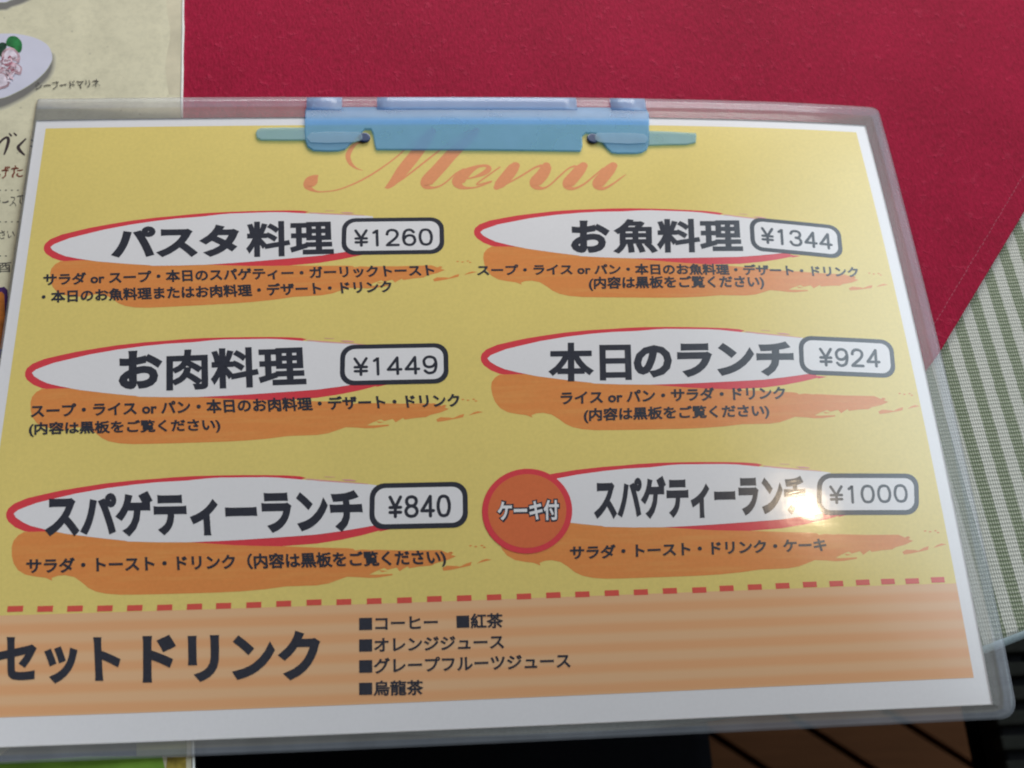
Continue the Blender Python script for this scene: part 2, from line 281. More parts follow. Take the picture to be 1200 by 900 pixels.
def ribbon(out, pts, F, lift, mi=0, closed=False, sub=5):
    """a pen stroke: pts (x, y, width) along its centre line, round ends"""
    P = []
    N = len(pts)
    rng = range(N if closed else N - 1)
    for i in rng:
        if closed:
            a, b, c, d = (Vector(pts[(i + k) % N]) for k in (-1, 0, 1, 2))
        else:
            b, c = Vector(pts[i]), Vector(pts[i + 1])
            a = Vector(pts[i - 1]) if i > 0 else b * 2 - c
            d = Vector(pts[i + 2]) if i + 2 < N else c * 2 - b
        for k in range(sub):
            t = k / sub
            P.append(0.5 * ((2*b) + (c - a)*t + (2*a - 5*b + 4*c - d)*t*t + (3*b - a - 3*c + d)*t**3))
    if not closed:
        P.append(Vector(pts[-1]))
    L, R = [], []
    n = len(P)
    for i, p in enumerate(P):
        q0 = P[i - 1] if (i > 0 or closed) else P[i]
        q1 = P[(i + 1) % n] if (i < n - 1 or closed) else P[i]
        t = Vector((q1.x - q0.x, q1.y - q0.y))
        t = t.normalized() if t.length > 1e-9 else Vector((1, 0))
        w = max(p.z, 0.02) / 2
        L.append((p.x - t.y * w, p.y + t.x * w))
        R.append((p.x + t.y * w, p.y - t.x * w))
    vl = [out.verts.new(F(x, y, lift)) for x, y in L]
    vr = [out.verts.new(F(x, y, lift)) for x, y in R]
    def face(v):
        try:
            f = out.faces.new(v); f.material_index = mi
            f.normal_update()
            if f.normal.z < 0: f.normal_flip()
        except ValueError:
            pass
    for i in range(n if closed else n - 1):
        j = (i + 1) % n
        face((vr[i], vr[j], vl[j], vl[i]))
    if not closed:
        for e, (l, r) in ((0, (L[0], R[0])), (-1, (L[-1], R[-1]))):
            c = Vector(((l[0] + r[0]) / 2, (l[1] + r[1]) / 2))
            rad = Vector((l[0] - c.x, l[1] - c.y))
            sgn = 1 if e == 0 else -1
            arc = []
            for k in range(1, 8):
                a = sgn * math.pi * k / 8
                arc.append(out.verts.new(F(c.x + rad.x * math.cos(a) - rad.y * math.sin(a), c.y + rad.x * math.sin(a) + rad.y * math.cos(a), lift)))
            face([vl[e]] + arc + [vr[e]])

def box_into(bm, lo, hi, mi=0):
    v = [bm.verts.new((x, y, z)) for z in (lo[2], hi[2]) for y in (lo[1], hi[1]) for x in (lo[0], hi[0])]
    for f in ((0,2,3,1),(4,5,7,6),(0,1,5,4),(2,6,7,3),(0,4,6,2),(1,3,7,5)):
        nf = bm.faces.new([v[i] for i in f]); nf.material_index = mi

def bevel_all(bm, w, seg=2):
    bmesh.ops.bevel(bm, geom=bm.edges[:] , offset=w, segments=seg, affect='EDGES', profile=0.5)

def slab_bm(poly, z0, z1, F, round_=0.0, cell=0):
    """outline extruded between lifts z0 and z1 with a softened top edge"""
    if area2(poly) < 0:
        poly = poly[::-1]
    n = len(poly)
    def inset(d):
        r = []
        for i in range(n):
            a, b, c = Vector(poly[i - 1]), Vector(poly[i]), Vector(poly[(i + 1) % n])
            e1 = (b - a).normalized() if (b - a).length > 1e-9 else Vector((1, 0))
            e2 = (c - b).normalized() if (c - b).length > 1e-9 else e1
            nn = Vector((-(e1.y + e2.y), e1.x + e2.x))
            nn = nn.normalized() if nn.length > 1e-6 else Vector((-e1.y, e1.x))
            r.append((b.x + nn.x * d, b.y + nn.y * d))
        return r
    bm = bmesh.new()
    rings = [[bm.verts.new(F(x, y, z0)) for x, y in poly]]
    if round_:
        for k in range(4):
            a = math.pi / 2 * k / 3
            rings.append([bm.verts.new(F(x, y, z1 - round_ + round_ * math.sin(a))) for x, y in inset(round_ * (1 - math.cos(a)))])
    else:
        rings.append([bm.verts.new(F(x, y, z1)) for x, y in poly])
    for ra, rb in zip(rings, rings[1:]):
        for i in range(n):
            j = (i + 1) % n
            bm.faces.new((ra[i], ra[j], rb[j], rb[i]))
    top = bm.faces.new(rings[-1])
    top.normal_update()
    bmesh.ops.triangulate(bm, faces=[top])
    bot = bm.faces.new(rings[0][::-1])
    bot.normal_update()
    bmesh.ops.triangulate(bm, faces=[bot])
    bmesh.ops.recalc_face_normals(bm, faces=bm.faces[:])
    return bm

# ---------------------------------------------------------------- materials
def new_mat(name):
    m = bpy.data.materials.new(name)
    m.use_nodes = True
    nt = m.node_tree
    return m, nt, nt.nodes['Principled BSDF']

def N(nt, kind, **kw):
    n = nt.nodes.new(kind)
    for k, v in kw.items():
        if k in n.inputs and not hasattr(n, k):
            n.inputs[k].default_value = v
        else:
            setattr(n, k, v)
    return n

def mixc(nt, fac, a, b):
    n = nt.nodes.new('ShaderNodeMix')
    n.data_type = 'RGBA'
    for i, v in ((0, fac), (6, a), (7, b)):
        if isinstance(v, (int, float)):
            n.inputs[i].default_value = v
        elif isinstance(v, (tuple, list)):
            n.inputs[i].default_value = (*v[:3], 1)
        else:
            nt.links.new(v, n.inputs[i])
    return n.outputs[2]

def mathn(nt, op, a, b=None):
    n = nt.nodes.new('ShaderNodeMath')
    n.operation = op
    for i, v in ((0, a), (1, b)):
        if v is None: continue
        if isinstance(v, (int, float)): n.inputs[i].default_value = v
        else: nt.links.new(v, n.inputs[i])
    return n.outputs[0]

def pos(nt):
    return nt.nodes.new('ShaderNodeNewGeometry').outputs['Position']

def noise(nt, vec, scale, detail=3.0, rough=0.55):
    n = nt.nodes.new('ShaderNodeTexNoise')
    n.inputs['Scale'].default_value = scale
    n.inputs['Detail'].default_value = detail
    n.inputs['Roughness'].default_value = rough
    nt.links.new(vec, n.inputs['Vector'])
    return n.outputs['Fac']

def ramp(nt, fac, stops):
    n = nt.nodes.new('ShaderNodeValToRGB')
    e = n.color_ramp.elements
    while len(e) < len(stops): e.new(0.5)
    for el, (p, c) in zip(e, stops):
        el.position = p
        el.color = (*c, 1) if isinstance(c, tuple) else (c, c, c, 1)
    nt.links.new(fac, n.inputs[0])
    return n.outputs[0]

def film_normal(nt):
    """slightly wavy, finely scratched plastic surface"""
    p = pos(nt)
    big = noise(nt, p, 60.0, 2.0)
    mp = N(nt, 'ShaderNodeMapping')
    mp.inputs['Scale'].default_value = (900, 160, 300)
    mp.inputs['Rotation'].default_value = (0, 0, 0.5)
    nt.links.new(p, mp.inputs['Vector'])
    fine = noise(nt, mp.outputs[0], 1.0, 2.0)
    mp2 = N(nt, 'ShaderNodeMapping')
    mp2.inputs['Scale'].default_value = (200, 1500, 300)
    mp2.inputs['Rotation'].default_value = (0, 0, -0.35)
    nt.links.new(p, mp2.inputs['Vector'])
    fine2 = noise(nt, mp2.outputs[0], 1.0, 2.0)
    h = mathn(nt, 'ADD', mathn(nt, 'MULTIPLY', big, 0.40), mathn(nt, 'MULTIPLY', mathn(nt, 'ADD', fine, fine2), 0.020))
    b = N(nt, 'ShaderNodeBump')
    b.inputs['Strength'].default_value = 0.5
    b.inputs['Distance'].default_value = 0.00035
    nt.links.new(h, b.inputs['Height'])
    return b.outputs[0]

def ink(name, c, vary=0.06, coat=1.0):
    """printed ink under glossy lamination"""
    m, nt, bs = new_mat(name)
    p = pos(nt)
    g = noise(nt, p, 900.0, 2.0)
    g2 = noise(nt, p, 35.0, 3.0)
    f = mathn(nt, 'ADD', mathn(nt, 'MULTIPLY', g, 0.6), mathn(nt, 'MULTIPLY', g2, 0.4))
    lo = tuple(max(0, x * (1 - vary)) for x in c)
    hi = tuple(min(1, x * (1 + vary)) for x in c)
    nt.links.new(mixc(nt, ramp(nt, f, [(0.3, 0.0), (0.7, 1.0)]), lo, hi), bs.inputs['Base Color'])
    bs.inputs['Roughness'].default_value = 0.25
    bs.inputs['Specular IOR Level'].default_value = 0.38
    bs.inputs['Coat Weight'].default_value = coat
    sm = noise(nt, p, 28.0, 5.0, 0.65)
    nt.links.new(ramp(nt, sm, [(0.35, 0.060), (0.70, 0.135)]), bs.inputs['Coat Roughness'])
    bs.inputs['Coat IOR'].default_value = 1.62
    nt.links.new(film_normal(nt), bs.inputs['Coat Normal'])
    return m

M_white = ink('white_paper', (0.80, 0.77, 0.78), 0.02)
M_yellow = ink('yellow_ink', (0.79, 0.615, 0.19), 0.05)
M_orange = ink('orange_ink', (0.77, 0.27, 0.075), 0.05)
def streaky(m):
    nt = m.node_tree; bs = nt.nodes['Principled BSDF']
    src = bs.inputs['Base Color'].links[0].from_socket
    mp = N(nt, 'ShaderNodeMapping')
    mp.inputs['Scale'].default_value = (45, 520, 100)
    mp.inputs['Rotation'].default_value = (0, 0, 0.06)
    nt.links.new(pos(nt), mp.inputs['Vector'])
    f = ramp(nt, noise(nt, mp.outputs[0], 1.0, 4.0, 0.65), [(0.48, 0.0), (0.75, 0.45)])
    nt.links.new(mixc(nt, f, src, (0.80, 0.40, 0.12)), bs.inputs['Base Color'])
streaky(M_orange)
M_red = ink('red_ink', (0.72, 0.058, 0.075), 0.05)
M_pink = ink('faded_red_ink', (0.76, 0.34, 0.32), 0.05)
M_dash = ink('dash_ink', (0.72, 0.10, 0.075), 0.05)
M_title = ink('title_ink', (0.80, 0.31, 0.14), 0.05)
M_badge = ink('badge_ink', (0.70, 0.165, 0.06), 0.05)
M_black = ink('black_ink', (0.036, 0.038, 0.052), 0.15)
M_oval = ink('oval_paper', (0.80, 0.765, 0.77), 0.02)

# peach stripes of the drink strip
def stripes_ink():
    m = ink('striped_ink', (0.8, 0.5, 0.3))
    nt = m.node_tree
    bs = nt.nodes['Principled BSDF']
    at = N(nt, 'ShaderNodeAttribute', attribute_name='band')
    w = mathn(nt, 'SINE', mathn(nt, 'MULTIPLY', at.outputs['Fac'], 2 * math.pi))
    wob = mathn(nt, 'MULTIPLY', mathn(nt, 'SUBTRACT', noise(nt, pos(nt), 40.0, 2.0), 0.5), 0.7)
    f = ramp(nt, mathn(nt, 'ADD', mathn(nt, 'MULTIPLY', mathn(nt, 'ADD', w, wob), 0.5), 0.5), [(0.15, 0.0), (0.85, 1.0)])
    nt.links.new(mixc(nt, f, (0.80, 0.475, 0.26), (0.80, 0.405, 0.195)), bs.inputs['Base Color'])
    return m
M_strip = stripes_ink()

def film_mat(name, tint, haze, fac, rough=0.16):
    """clear plastic film with a milky haze"""
    m, nt, bs = new_mat(name)
    nt.nodes.remove(bs)
    out = nt.nodes['Material Output']
    tr = N(nt, 'ShaderNodeBsdfTransparent')
    tr.inputs[0].default_value = (*tint, 1)
    df = N(nt, 'ShaderNodeBsdfDiffuse')
    df.inputs[0].default_value = (*haze, 1)  # diffuse haze colour stands in for the reflected window
    gl = N(nt, 'ShaderNodeBsdfGlossy')
    gl.inputs['Roughness'].default_value = rough
    nm = film_normal(nt)
    nt.links.new(nm, gl.inputs['Normal'])
    p = pos(nt)
    cl = noise(nt, p, 45.0, 5.0, 0.6)
    mp = N(nt, 'ShaderNodeMapping')
    mp.inputs['Scale'].default_value = (160, 40, 80)
    mp.inputs['Rotation'].default_value = (0, 0, 0.25)
    nt.links.new(p, mp.inputs['Vector'])
    st = noise(nt, mp.outputs[0], 1.0, 2.0)
    hz = mathn(nt, 'MULTIPLY', ramp(nt, mathn(nt, 'ADD', mathn(nt, 'MULTIPLY', cl, 0.6), mathn(nt, 'MULTIPLY', st, 0.4)), [(0.25, 0.80), (0.75, 1.18)]), fac)
    m1 = N(nt, 'ShaderNodeMixShader')
    nt.links.new(hz, m1.inputs[0]); nt.links.new(tr.outputs[0], m1.inputs[1]); nt.links.new(df.outputs[0], m1.inputs[2])
    fr = N(nt, 'ShaderNodeFresnel')
    fr.inputs['IOR'].default_value = 1.32
    nt.links.new(nm, fr.inputs['Normal'])
    m2 = N(nt, 'ShaderNodeMixShader')
    nt.links.new(fr.outputs[0], m2.inputs[0]); nt.links.new(m1.outputs[0], m2.inputs[1]); nt.links.new(gl.outputs[0], m2.inputs[2])
    nt.links.new(m2.outputs[0], out.inputs['Surface'])
    return m
M_film_in = film_mat('lamination_film_inner', (0.95, 0.94, 0.93), (0.55, 0.54, 0.52), 0.29)
M_film = film_mat('lamination_film', (0.95, 0.94, 0.96), (0.52, 0.55, 0.61), 0.32)

def blue_plastic(name, tint, body, fac, rough=0.22):
    m, nt, bs = new_mat(name)
    out = nt.nodes['Material Output']
    bs.inputs['Base Color'].default_value = (*body, 1)
    bs.inputs['Roughness'].default_value = rough
    bs.inputs['IOR'].default_value = 1.49
    p = pos(nt)
    b = N(nt, 'ShaderNodeBump')
    b.inputs['Strength'].default_value = 0.04
    b.inputs['Distance'].default_value = 0.0003
    nt.links.new(noise(nt, p, 260.0, 4.0), b.inputs['Height'])
    nt.links.new(b.outputs[0], bs.inputs['Normal'])
    tr = N(nt, 'ShaderNodeBsdfTransparent')
    tr.inputs[0].default_value = (*tint, 1)
    mx = N(nt, 'ShaderNodeMixShader')
    hz = ramp(nt, noise(nt, p, 90.0, 2.0), [(0.3, fac - 0.03), (0.7, fac + 0.03)])
    nt.links.new(hz, mx.inputs[0])
    nt.links.new(tr.outputs[0], mx.inputs[1]); nt.links.new(bs.outputs[0], mx.inputs[2])
    nt.links.new(mx.outputs[0], out.inputs['Surface'])
    return m
M_clip = blue_plastic('blue_plastic', (0.62, 0.83, 0.98), (0.36, 0.60, 0.84), 0.34)
M_hinge = blue_plastic('blue_plastic_roll', (0.62, 0.80, 0.95), (0.55, 0.66, 0.86), 0.42, 0.15)
M_arm = blue_plastic('pale_blue_plastic', (0.70, 0.88, 0.94), (0.52, 0.66, 0.74), 0.34)

def simple(name, c, rough=0.5, spec=0.4, vary=0.12, scale=300.0, bump=0.0):
    m, nt, bs = new_mat(name)
    p = pos(nt)
    g = noise(nt, p, scale, 4.0)
    nt.links.new(mixc(nt, ramp(nt, g, [(0.3, 0.0), (0.7, 1.0)]), tuple(x * (1 - vary) for x in c), tuple(min(1, x * (1 + vary)) for x in c)), bs.inputs['Base Color'])
    bs.inputs['Roughness'].default_value = rough
    bs.inputs['Specular IOR Level'].default_value = spec
    if bump:
        b = N(nt, 'ShaderNodeBump')
        b.inputs['Strength'].default_value = 0.5
        b.inputs['Distance'].default_value = bump
        nt.links.new(g, b.inputs['Height'])
        nt.links.new(b.outputs[0], bs.inputs['Normal'])
    return m
M_post = simple('navy_plastic', (0.022, 0.045, 0.12), 0.35)

def leather():
    m, nt, bs = new_mat('red_leatherette')
    p = pos(nt)
    mp = N(nt, 'ShaderNodeMapping')
    mp.inputs['Scale'].default_value = (1.0, 0.40, 1.0)
    mp.inputs['Rotation'].default_value = (0, 0, -0.06)
    nt.links.new(p, mp.inputs['Vector'])
    g = noise(nt, mp.outputs[0], 1150.0, 2.0, 0.6)
    g2 = noise(nt, mp.outputs[0], 480.0, 3.0, 0.6)
    cl = noise(nt, p, 22.0, 4.0)
    pits = ramp(nt, noise(nt, p, 190.0, 4.0, 0.65), [(0.58, 0.0), (0.68, 1.0)])
    grain = mathn(nt, 'ADD', mathn(nt, 'MULTIPLY', g, 0.7), mathn(nt, 'MULTIPLY', g2, 0.35))
    h = mathn(nt, 'ADD', grain, mathn(nt, 'MULTIPLY', mathn(nt, 'MULTIPLY', pits, g), 0.8))
    f = mathn(nt, 'ADD', mathn(nt, 'MULTIPLY', grain, 0.62), mathn(nt, 'MULTIPLY', cl, 0.26))
    base = mixc(nt, ramp(nt, f, [(0.30, 0.0), (0.62, 1.0)]), (0.225, 0.005, 0.023), (0.415, 0.009, 0.048))
    nt.links.new(mixc(nt, mathn(nt, 'MULTIPLY', pits, 0.22), base, (0.52, 0.05, 0.10)), bs.inputs['Base Color'])  # dents painted paler, as if catching the light
    bs.inputs['Roughness'].default_value = 0.7
    bs.inputs['Specular IOR Level'].default_value = 0.08
    b = N(nt, 'ShaderNodeBump')
    b.inputs['Strength'].default_value = 0.8
    b.inputs['Distance'].default_value = 0.00035
    nt.links.new(h, b.inputs['Height'])
    nt.links.new(b.outputs[0], bs.inputs['Normal'])
    return m
M_mat = leather()
M_thread = simple('pink_thread', (0.42, 0.08, 0.12), 0.8, 0.2)

def cloth():
    m, nt, bs = new_mat('striped_woven_cloth')
    p = pos(nt)
    mp = N(nt, 'ShaderNodeMapping')
    mp.vector_type = 'POINT'
    mp.inputs['Rotation'].default_value = (0, 0, -STRIPE_ANG2)
    nt.links.new(p, mp.inputs['Vector'])
    sp = N(nt, 'ShaderNodeSeparateXYZ')
    nt.links.new(mp.outputs[0], sp.inputs[0])
    u, v = sp.outputs[1], sp.outputs[0]      # across, along the stripes (m)
    uw = mathn(nt, 'ADD', u, mathn(nt, 'MULTIPLY', mathn(nt, 'SUBTRACT', noise(nt, p, 300.0, 2.0), 0.5), 0.0007))
    ph = mathn(nt, 'FRACT', mathn(nt, 'ADD', mathn(nt, 'DIVIDE', uw, PITCH), PH0))
    dark = ramp(nt, ph, [(0.0, 0.0), (0.05, 1.0), (0.50, 1.0), (0.56, 0.0)])
    # twill of small raised dots, staggered
    k = 2 * math.pi / 0.00165
    a = mathn(nt, 'SINE', mathn(nt, 'MULTIPLY', mathn(nt, 'ADD', mathn(nt, 'MULTIPLY', u, 1.0), mathn(nt, 'MULTIPLY', v, 0.62)), k))
    c = mathn(nt, 'SINE', mathn(nt, 'MULTIPLY', mathn(nt, 'SUBTRACT', mathn(nt, 'MULTIPLY', u, 1.0), mathn(nt, 'MULTIPLY', v, 0.62)), k))
    tw = mathn(nt, 'MULTIPLY', a, c)
    tw = mathn(nt, 'ADD', tw, mathn(nt, 'MULTIPLY', mathn(nt, 'SUBTRACT', noise(nt, p, 1400.0, 2.0), 0.5), 0.9))
    t = ramp(nt, mathn(nt, 'ADD', mathn(nt, 'MULTIPLY', tw, 0.5), 0.5), [(0.42, 0.0), (0.78, 1.0)])
    dk = mixc(nt, t, (0.135, 0.165, 0.090), (0.48, 0.50, 0.38))
    wh = mixc(nt, t, (0.55, 0.54, 0.48), (0.72, 0.71, 0.64))
    cl = noise(nt, p, 30.0, 3.0)
    base = mixc(nt, dark, wh, dk)
    nt.links.new(mixc(nt, mathn(nt, 'MULTIPLY', cl, 0.25), base, (0.30, 0.36, 0.30)), bs.inputs['Base Color'])
    bs.inputs['Roughness'].default_value = 0.8
    bs.inputs['Specular IOR Level'].default_value = 0.2
    b = N(nt, 'ShaderNodeBump')
    b.inputs['Strength'].default_value = 0.6
    b.inputs['Distance'].default_value = 0.0004
    nt.links.new(t, b.inputs['Height'])
    nt.links.new(b.outputs[0], bs.inputs['Normal'])
    return m
# stripe frame: three dark stripe centres measured on the table top
_d = Vector((0.05626, -0.99842)).normalized()      # along a stripe
STRIPE_ANG2 = math.atan2(_d.y, _d.x)
_n = Vector((-_d.y, _d.x))
PITCH = 8.1254 * MM
PH0 = 0.275 - (Vector((162.552, -14.536)).dot(_n) * MM / PITCH)
M_cloth = cloth()
M_hem = simple('hem_tape', (0.36, 0.44, 0.46), 0.6, 0.3, 0.1, 900.0, 0.0002)
M_table = simple('dark_table_wood', (0.035, 0.026, 0.022), 0.5)
M_iron = simple('black_iron', (0.012, 0.012, 0.014), 0.7, 0.1)
M_seat = simple('black_vinyl', (0.004, 0.004, 0.005), 0.9, 0.02)
M_slat = simple('dark_grey_slat', (0.026, 0.026, 0.022), 0.8, 0.04)

def planks():
    m, nt, bs = new_mat('brown_deck_board')
    p = pos(nt)
    mp = N(nt, 'ShaderNodeMapping')
    mp.inputs['Rotation'].default_value = (0, 0, 0.62)
    mp.inputs['Scale'].default_value = (6, 90, 20)
    nt.links.new(p, mp.inputs['Vector'])
    g = noise(nt, mp.outputs[0], 1.0, 5.0, 0.6)
    cl = noise(nt, p, 5.0, 3.0)
    f = mathn(nt, 'ADD', mathn(nt, 'MULTIPLY', g, 0.6), mathn(nt, 'MULTIPLY', cl, 0.4))
    nt.links.new(mixc(nt, ramp(nt, f, [(0.3, 0.0), (0.7, 1.0)]), (0.080, 0.031, 0.012), (0.135, 0.053, 0.022)), bs.inputs['Base Color'])
    bs.inputs['Roughness'].default_value = 0.85
    bs.inputs['Specular IOR Level'].default_value = 0.08
    return m
M_plank = planks()
M_ground = simple('dark_soil', (0.008, 0.007, 0.006), 0.9, 0.1)

# ---------------------------------------------------------------- setting: deck floor
def deck():
    zt = -700.0
    d = Vector((39.0, -28.0)).normalized()
    nrm = Vector((-d.y, d.x))
    if nrm.dot(Vector((1, 0))) < 0: nrm = -nrm
    base = Vector((248.0, -27.0)).dot(nrm)
    pitch, gap = 52.5, 6.5
    bm = bmesh.new()
    for i in range(-45, 46):
        o0 = base + i * pitch + gap / 2
        o1 = base + (i + 1) * pitch - gap / 2
        vs = []
        for z in (zt - 25, zt):
            for s in (-2400, 2400):
                for o in (o0, o1):
                    q = d * s + nrm * o
                    vs.append(bm.verts.new(T(q.x, q.y, z)))
        for f in ((0,1,3,2),(4,6,7,5),(0,4,5,1),(2,3,7,6),(0,2,6,4),(1,5,7,3)):
            bm.faces.new([vs[k] for k in f])
    bmesh.ops.recalc_face_normals(bm, faces=bm.faces[:])
    o = link('floor', bm, M_plank)
    tag(o, 'dark brown wooden deck boards with narrow gaps under the table', None, None, 'structure')
    b2 = bmesh.new()
    q = 6000
    b2.faces.new([b2.verts.new(T(x, y, zt - 27)) for x, y in ((-q, -q), (q, -q), (q, q), (-q, q))])
    o = link('ground', b2, M_ground)
    tag(o, 'dark ground showing in the gaps of the deck', None, None, 'structure')
deck()

# ---------------------------------------------------------------- round table and its striped cloth
TC, TR = (20.0, 384.0), 490.0
def disc_rings(bm, prof, seg=160, c=TC):
    rings = []
    for r, z in prof:
        rings.append([bm.verts.new(T(c[0] + r * math.sin(2*math.pi*k/seg), c[1] + r * math.cos(2*math.pi*k/seg), z)) for k in range(seg)])
    for ra, rb in zip(rings, rings[1:]):
        for k in range(seg):
            j = (k + 1) % seg
            bm.faces.new((ra[k], ra[j], rb[j], rb[k]))
    bm.faces.new(rings[0]); bm.faces.new(rings[-1][::-1])
    bmesh.ops.recalc_face_normals(bm, faces=bm.faces[:])
    return rings
tb = empty('round_table', T(TC[0], TC[1], -700), 'round dark table under the green striped cloth, standing on the deck', 'table')
bm = bmesh.new(); disc_rings(bm, [(TR - 8, -4.2), (TR - 4, -7), (TR - 4, -22), (TR - 8, -26)]); link('table_top', bm, M_table, tb)
bm = bmesh.new(); disc_rings(bm, [(28, -26), (28, -670)], 32); link('pedestal', bm, M_iron, tb, True)
bm = bmesh.new(); disc_rings(bm, [(60, -668), (220, -688), (225, -692), (225, -700)], 64); link('base', bm, M_iron, tb)
tc = empty('tablecloth', T(TC[0], TC[1], -1.2), 'green and white striped woven cloth on the round table', 'tablecloth')
bm = bmesh.new(); disc_rings(bm, [(TR - 2.0, -1.25), (TR - 1.0, -1.6), (TR - 0.8, -4.1)]); link('woven_sheet', bm, M_cloth, tc)
bm = bmesh.new(); disc_rings_open = None
prof = [(TR - 0.7 + 2.0 * math.sin(a), -3.6 + 2.0 * math.cos(a)) for a in [math.radians(t) for t in range(-60, 200, 20)]]
seg = 200
rg = [[bm.verts.new(T(TC[0] + r * math.sin(2*math.pi*k/seg), TC[1] + r * math.cos(2*math.pi*k/seg), z)) for k in range(seg)] for r, z in prof]
for ra, rb in zip(rg, rg[1:]):
    for k in range(seg):
        j = (k + 1) % seg
        bm.faces.new((ra[k], ra[j], rb[j], rb[k]))
bmesh.ops.recalc_face_normals(bm, faces=bm.faces[:])
link('hem', bm, M_hem, tc, True)

# ---------------------------------------------------------------- red place mat
pm = empty('place_mat', T(60, 120, -1.2), 'dark red leatherette place mat with a stitched border', 'place mat')
mat_poly = [(345, 250.5), (202.3, 68.2), (158, 11.6), (150, 3), (142, -3), (130, -8), (-108, -12), (-112, -8), (-112, 250), (340, 255)]
link('mat_sheet', slab_bm(mat_poly, -1.2, 0.0, T, 0.35), M_mat, pm)
bm = bmesh.new()
a, b = Vector((245.0, 134.9)), Vector((152.0, 14.2))
L_ = (b - a).length; dr = (b - a) / L_
k = 0.0
nr = Vector((-dr.y, dr.x))
while k < L_:
    jit = random.uniform(-0.15, 0.15)
    p0 = a + dr * k + nr * jit; p1 = a + dr * (k + 1.3) + nr * jit
    ribbon(bm, [(p0.x, p0.y, 0.18), ((p0.x+p1.x)/2, (p0.y+p1.y)/2, 0.27), (p1.x, p1.y, 0.18)], T, 0.05, sub=2)
    k += 2.0
link('stitching', bm, M_thread, pm)

# ---------------------------------------------------------------- cream menu card under the laminated one
CZ = 0.9
cr = D['cream']
M_cream = simple('cream_paper', (0.67, 0.61, 0.43), 0.5, 0.3, 0.10, 60.0)
def speckle(m):
    nt = m.node_tree; bs = nt.nodes['Principled BSDF']
    lk = bs.inputs['Base Color'].links[0]; src = lk.from_socket
    vo = N(nt, 'ShaderNodeTexVoronoi'); vo.inputs['Scale'].default_value = 170.0
    nt.links.new(pos(nt), vo.inputs['Vector'])
    fibre = noise(nt, pos(nt), 400.0, 5.0, 0.7)
    sp = ramp(nt, vo.outputs['Distance'], [(0.03, 1.0), (0.09, 0.0)])
    c1 = mixc(nt, mathn(nt, 'MULTIPLY', sp, 0.45), src, (0.20, 0.17, 0.12))
    c2 = mixc(nt, ramp(nt, fibre, [(0.45, 0.0), (0.72, 0.35)]), c1, (0.42, 0.38, 0.26))
    nt.links.new(c2, bs.inputs['Base Color'])
    bs.inputs['Coat Weight'].default_value = 0.6
    bs.inputs['Coat Roughness'].default_value = 0.25
speckle(M_cream)
M_tan = simple('aged_paper_edge', (0.60, 0.53, 0.38), 0.6, 0.2, 0.14, 90.0)
M_clear = simple('clear_edge_strip', (0.80, 0.80, 0.74), 0.2, 0.5, 0.08, 200.0)
M_brown = simple('brown_black_ink', (0.030, 0.014, 0.018), 0.6)
M_rust = simple('rust_ink', (0.19, 0.045, 0.022), 0.6)
M_grey = simple('grey_ink', (0.10, 0.09, 0.075), 0.6)
M_plate = simple('printed_plate', (0.60, 0.58, 0.68), 0.5, 0.2, 0.05, 60.0)
M_pshade = simple('printed_plate_shadow', (0.30, 0.285, 0.25), 0.6, 0.2, 0.2, 90.0)
M_prim = simple('printed_plate_edge', (0.42, 0.42, 0.30), 0.6, 0.2, 0.1, 90.0)
M_leaf = simple('printed_green', (0.020, 0.16, 0.045), 0.6, 0.2, 0.6, 350.0)
M_leaf2 = simple('printed_dark_green', (0.012, 0.05, 0.028), 0.6, 0.2, 0.6, 350.0)
M_food = simple('printed_seafood', (0.50, 0.32, 0.36), 0.6, 0.2, 0.45, 420.0)
M_food2 = simple('printed_pale_seafood', (0.66, 0.57, 0.64), 0.6, 0.2, 0.30, 380.0)
M_soft = []
for k in range(7):
    f_ = (k + 0.6) / 7.0
    M_soft.append(simple('printed_shade', tuple(a * (1 - f_) + b * f_ for a, b in zip((0.63, 0.58, 0.43), (0.15, 0.14, 0.135))), 0.6, 0.2, 0.10, 60.0))
M_rose = simple('printed_rose', (0.36, 0.13, 0.17), 0.6, 0.2, 0.3, 420.0)
M_palepink = simple('printed_pale_pink', (0.66, 0.44, 0.50), 0.6, 0.2, 0.3, 420.0)
M_dark = simple('printed_dark_photo', (0.010, 0.013, 0.028), 0.6, 0.2, 0.5, 80.0)
M_orph = simple('printed_orange_photo', (0.42, 0.13, 0.02), 0.6, 0.2, 0.5, 150.0)
M_purp = simple('printed_purple_photo', (0.05, 0.015, 0.10), 0.6, 0.2, 0.5, 150.0)
M_green = simple('printed_grass_green', (0.20, 0.37, 0.045), 0.6, 0.2, 0.25, 60.0)
M_olive = simple('printed_olive', (0.25, 0.25, 0.07), 0.6, 0.2, 0.25, 60.0)
M_gold = simple('printed_gold', (0.38, 0.28, 0.05), 0.5, 0.3, 0.55, 260.0)
cm = empty('printed_menu_card', T(-150, 20, 0), 'cream printed menu card with a seafood plate picture, lying under the laminated menu', 'menu card')
e = [tuple(p) for p in cr['edge']]
def edge_x(y):
    pts = sorted((p[1], p[0]) for p in e)
    for (y0, x0), (y1, x1) in zip(pts, pts[1:]):
        if y0 <= y <= y1:
            return x0 + (x1 - x0) * (y - y0) / (y1 - y0)
    return pts[0][1] if y < pts[0][0] else pts[-1][1]
ys = [195 - 6 * i for i in range(53)]
right = [(edge_x(y), y) for y in ys]
sheet = [(x - 0.7, y) for x, y in right] + [(-250, ys[-1]), (-250, ys[0])]
link('paper', slab_bm(sheet, 0.05, CZ, T), M_cream, cm)
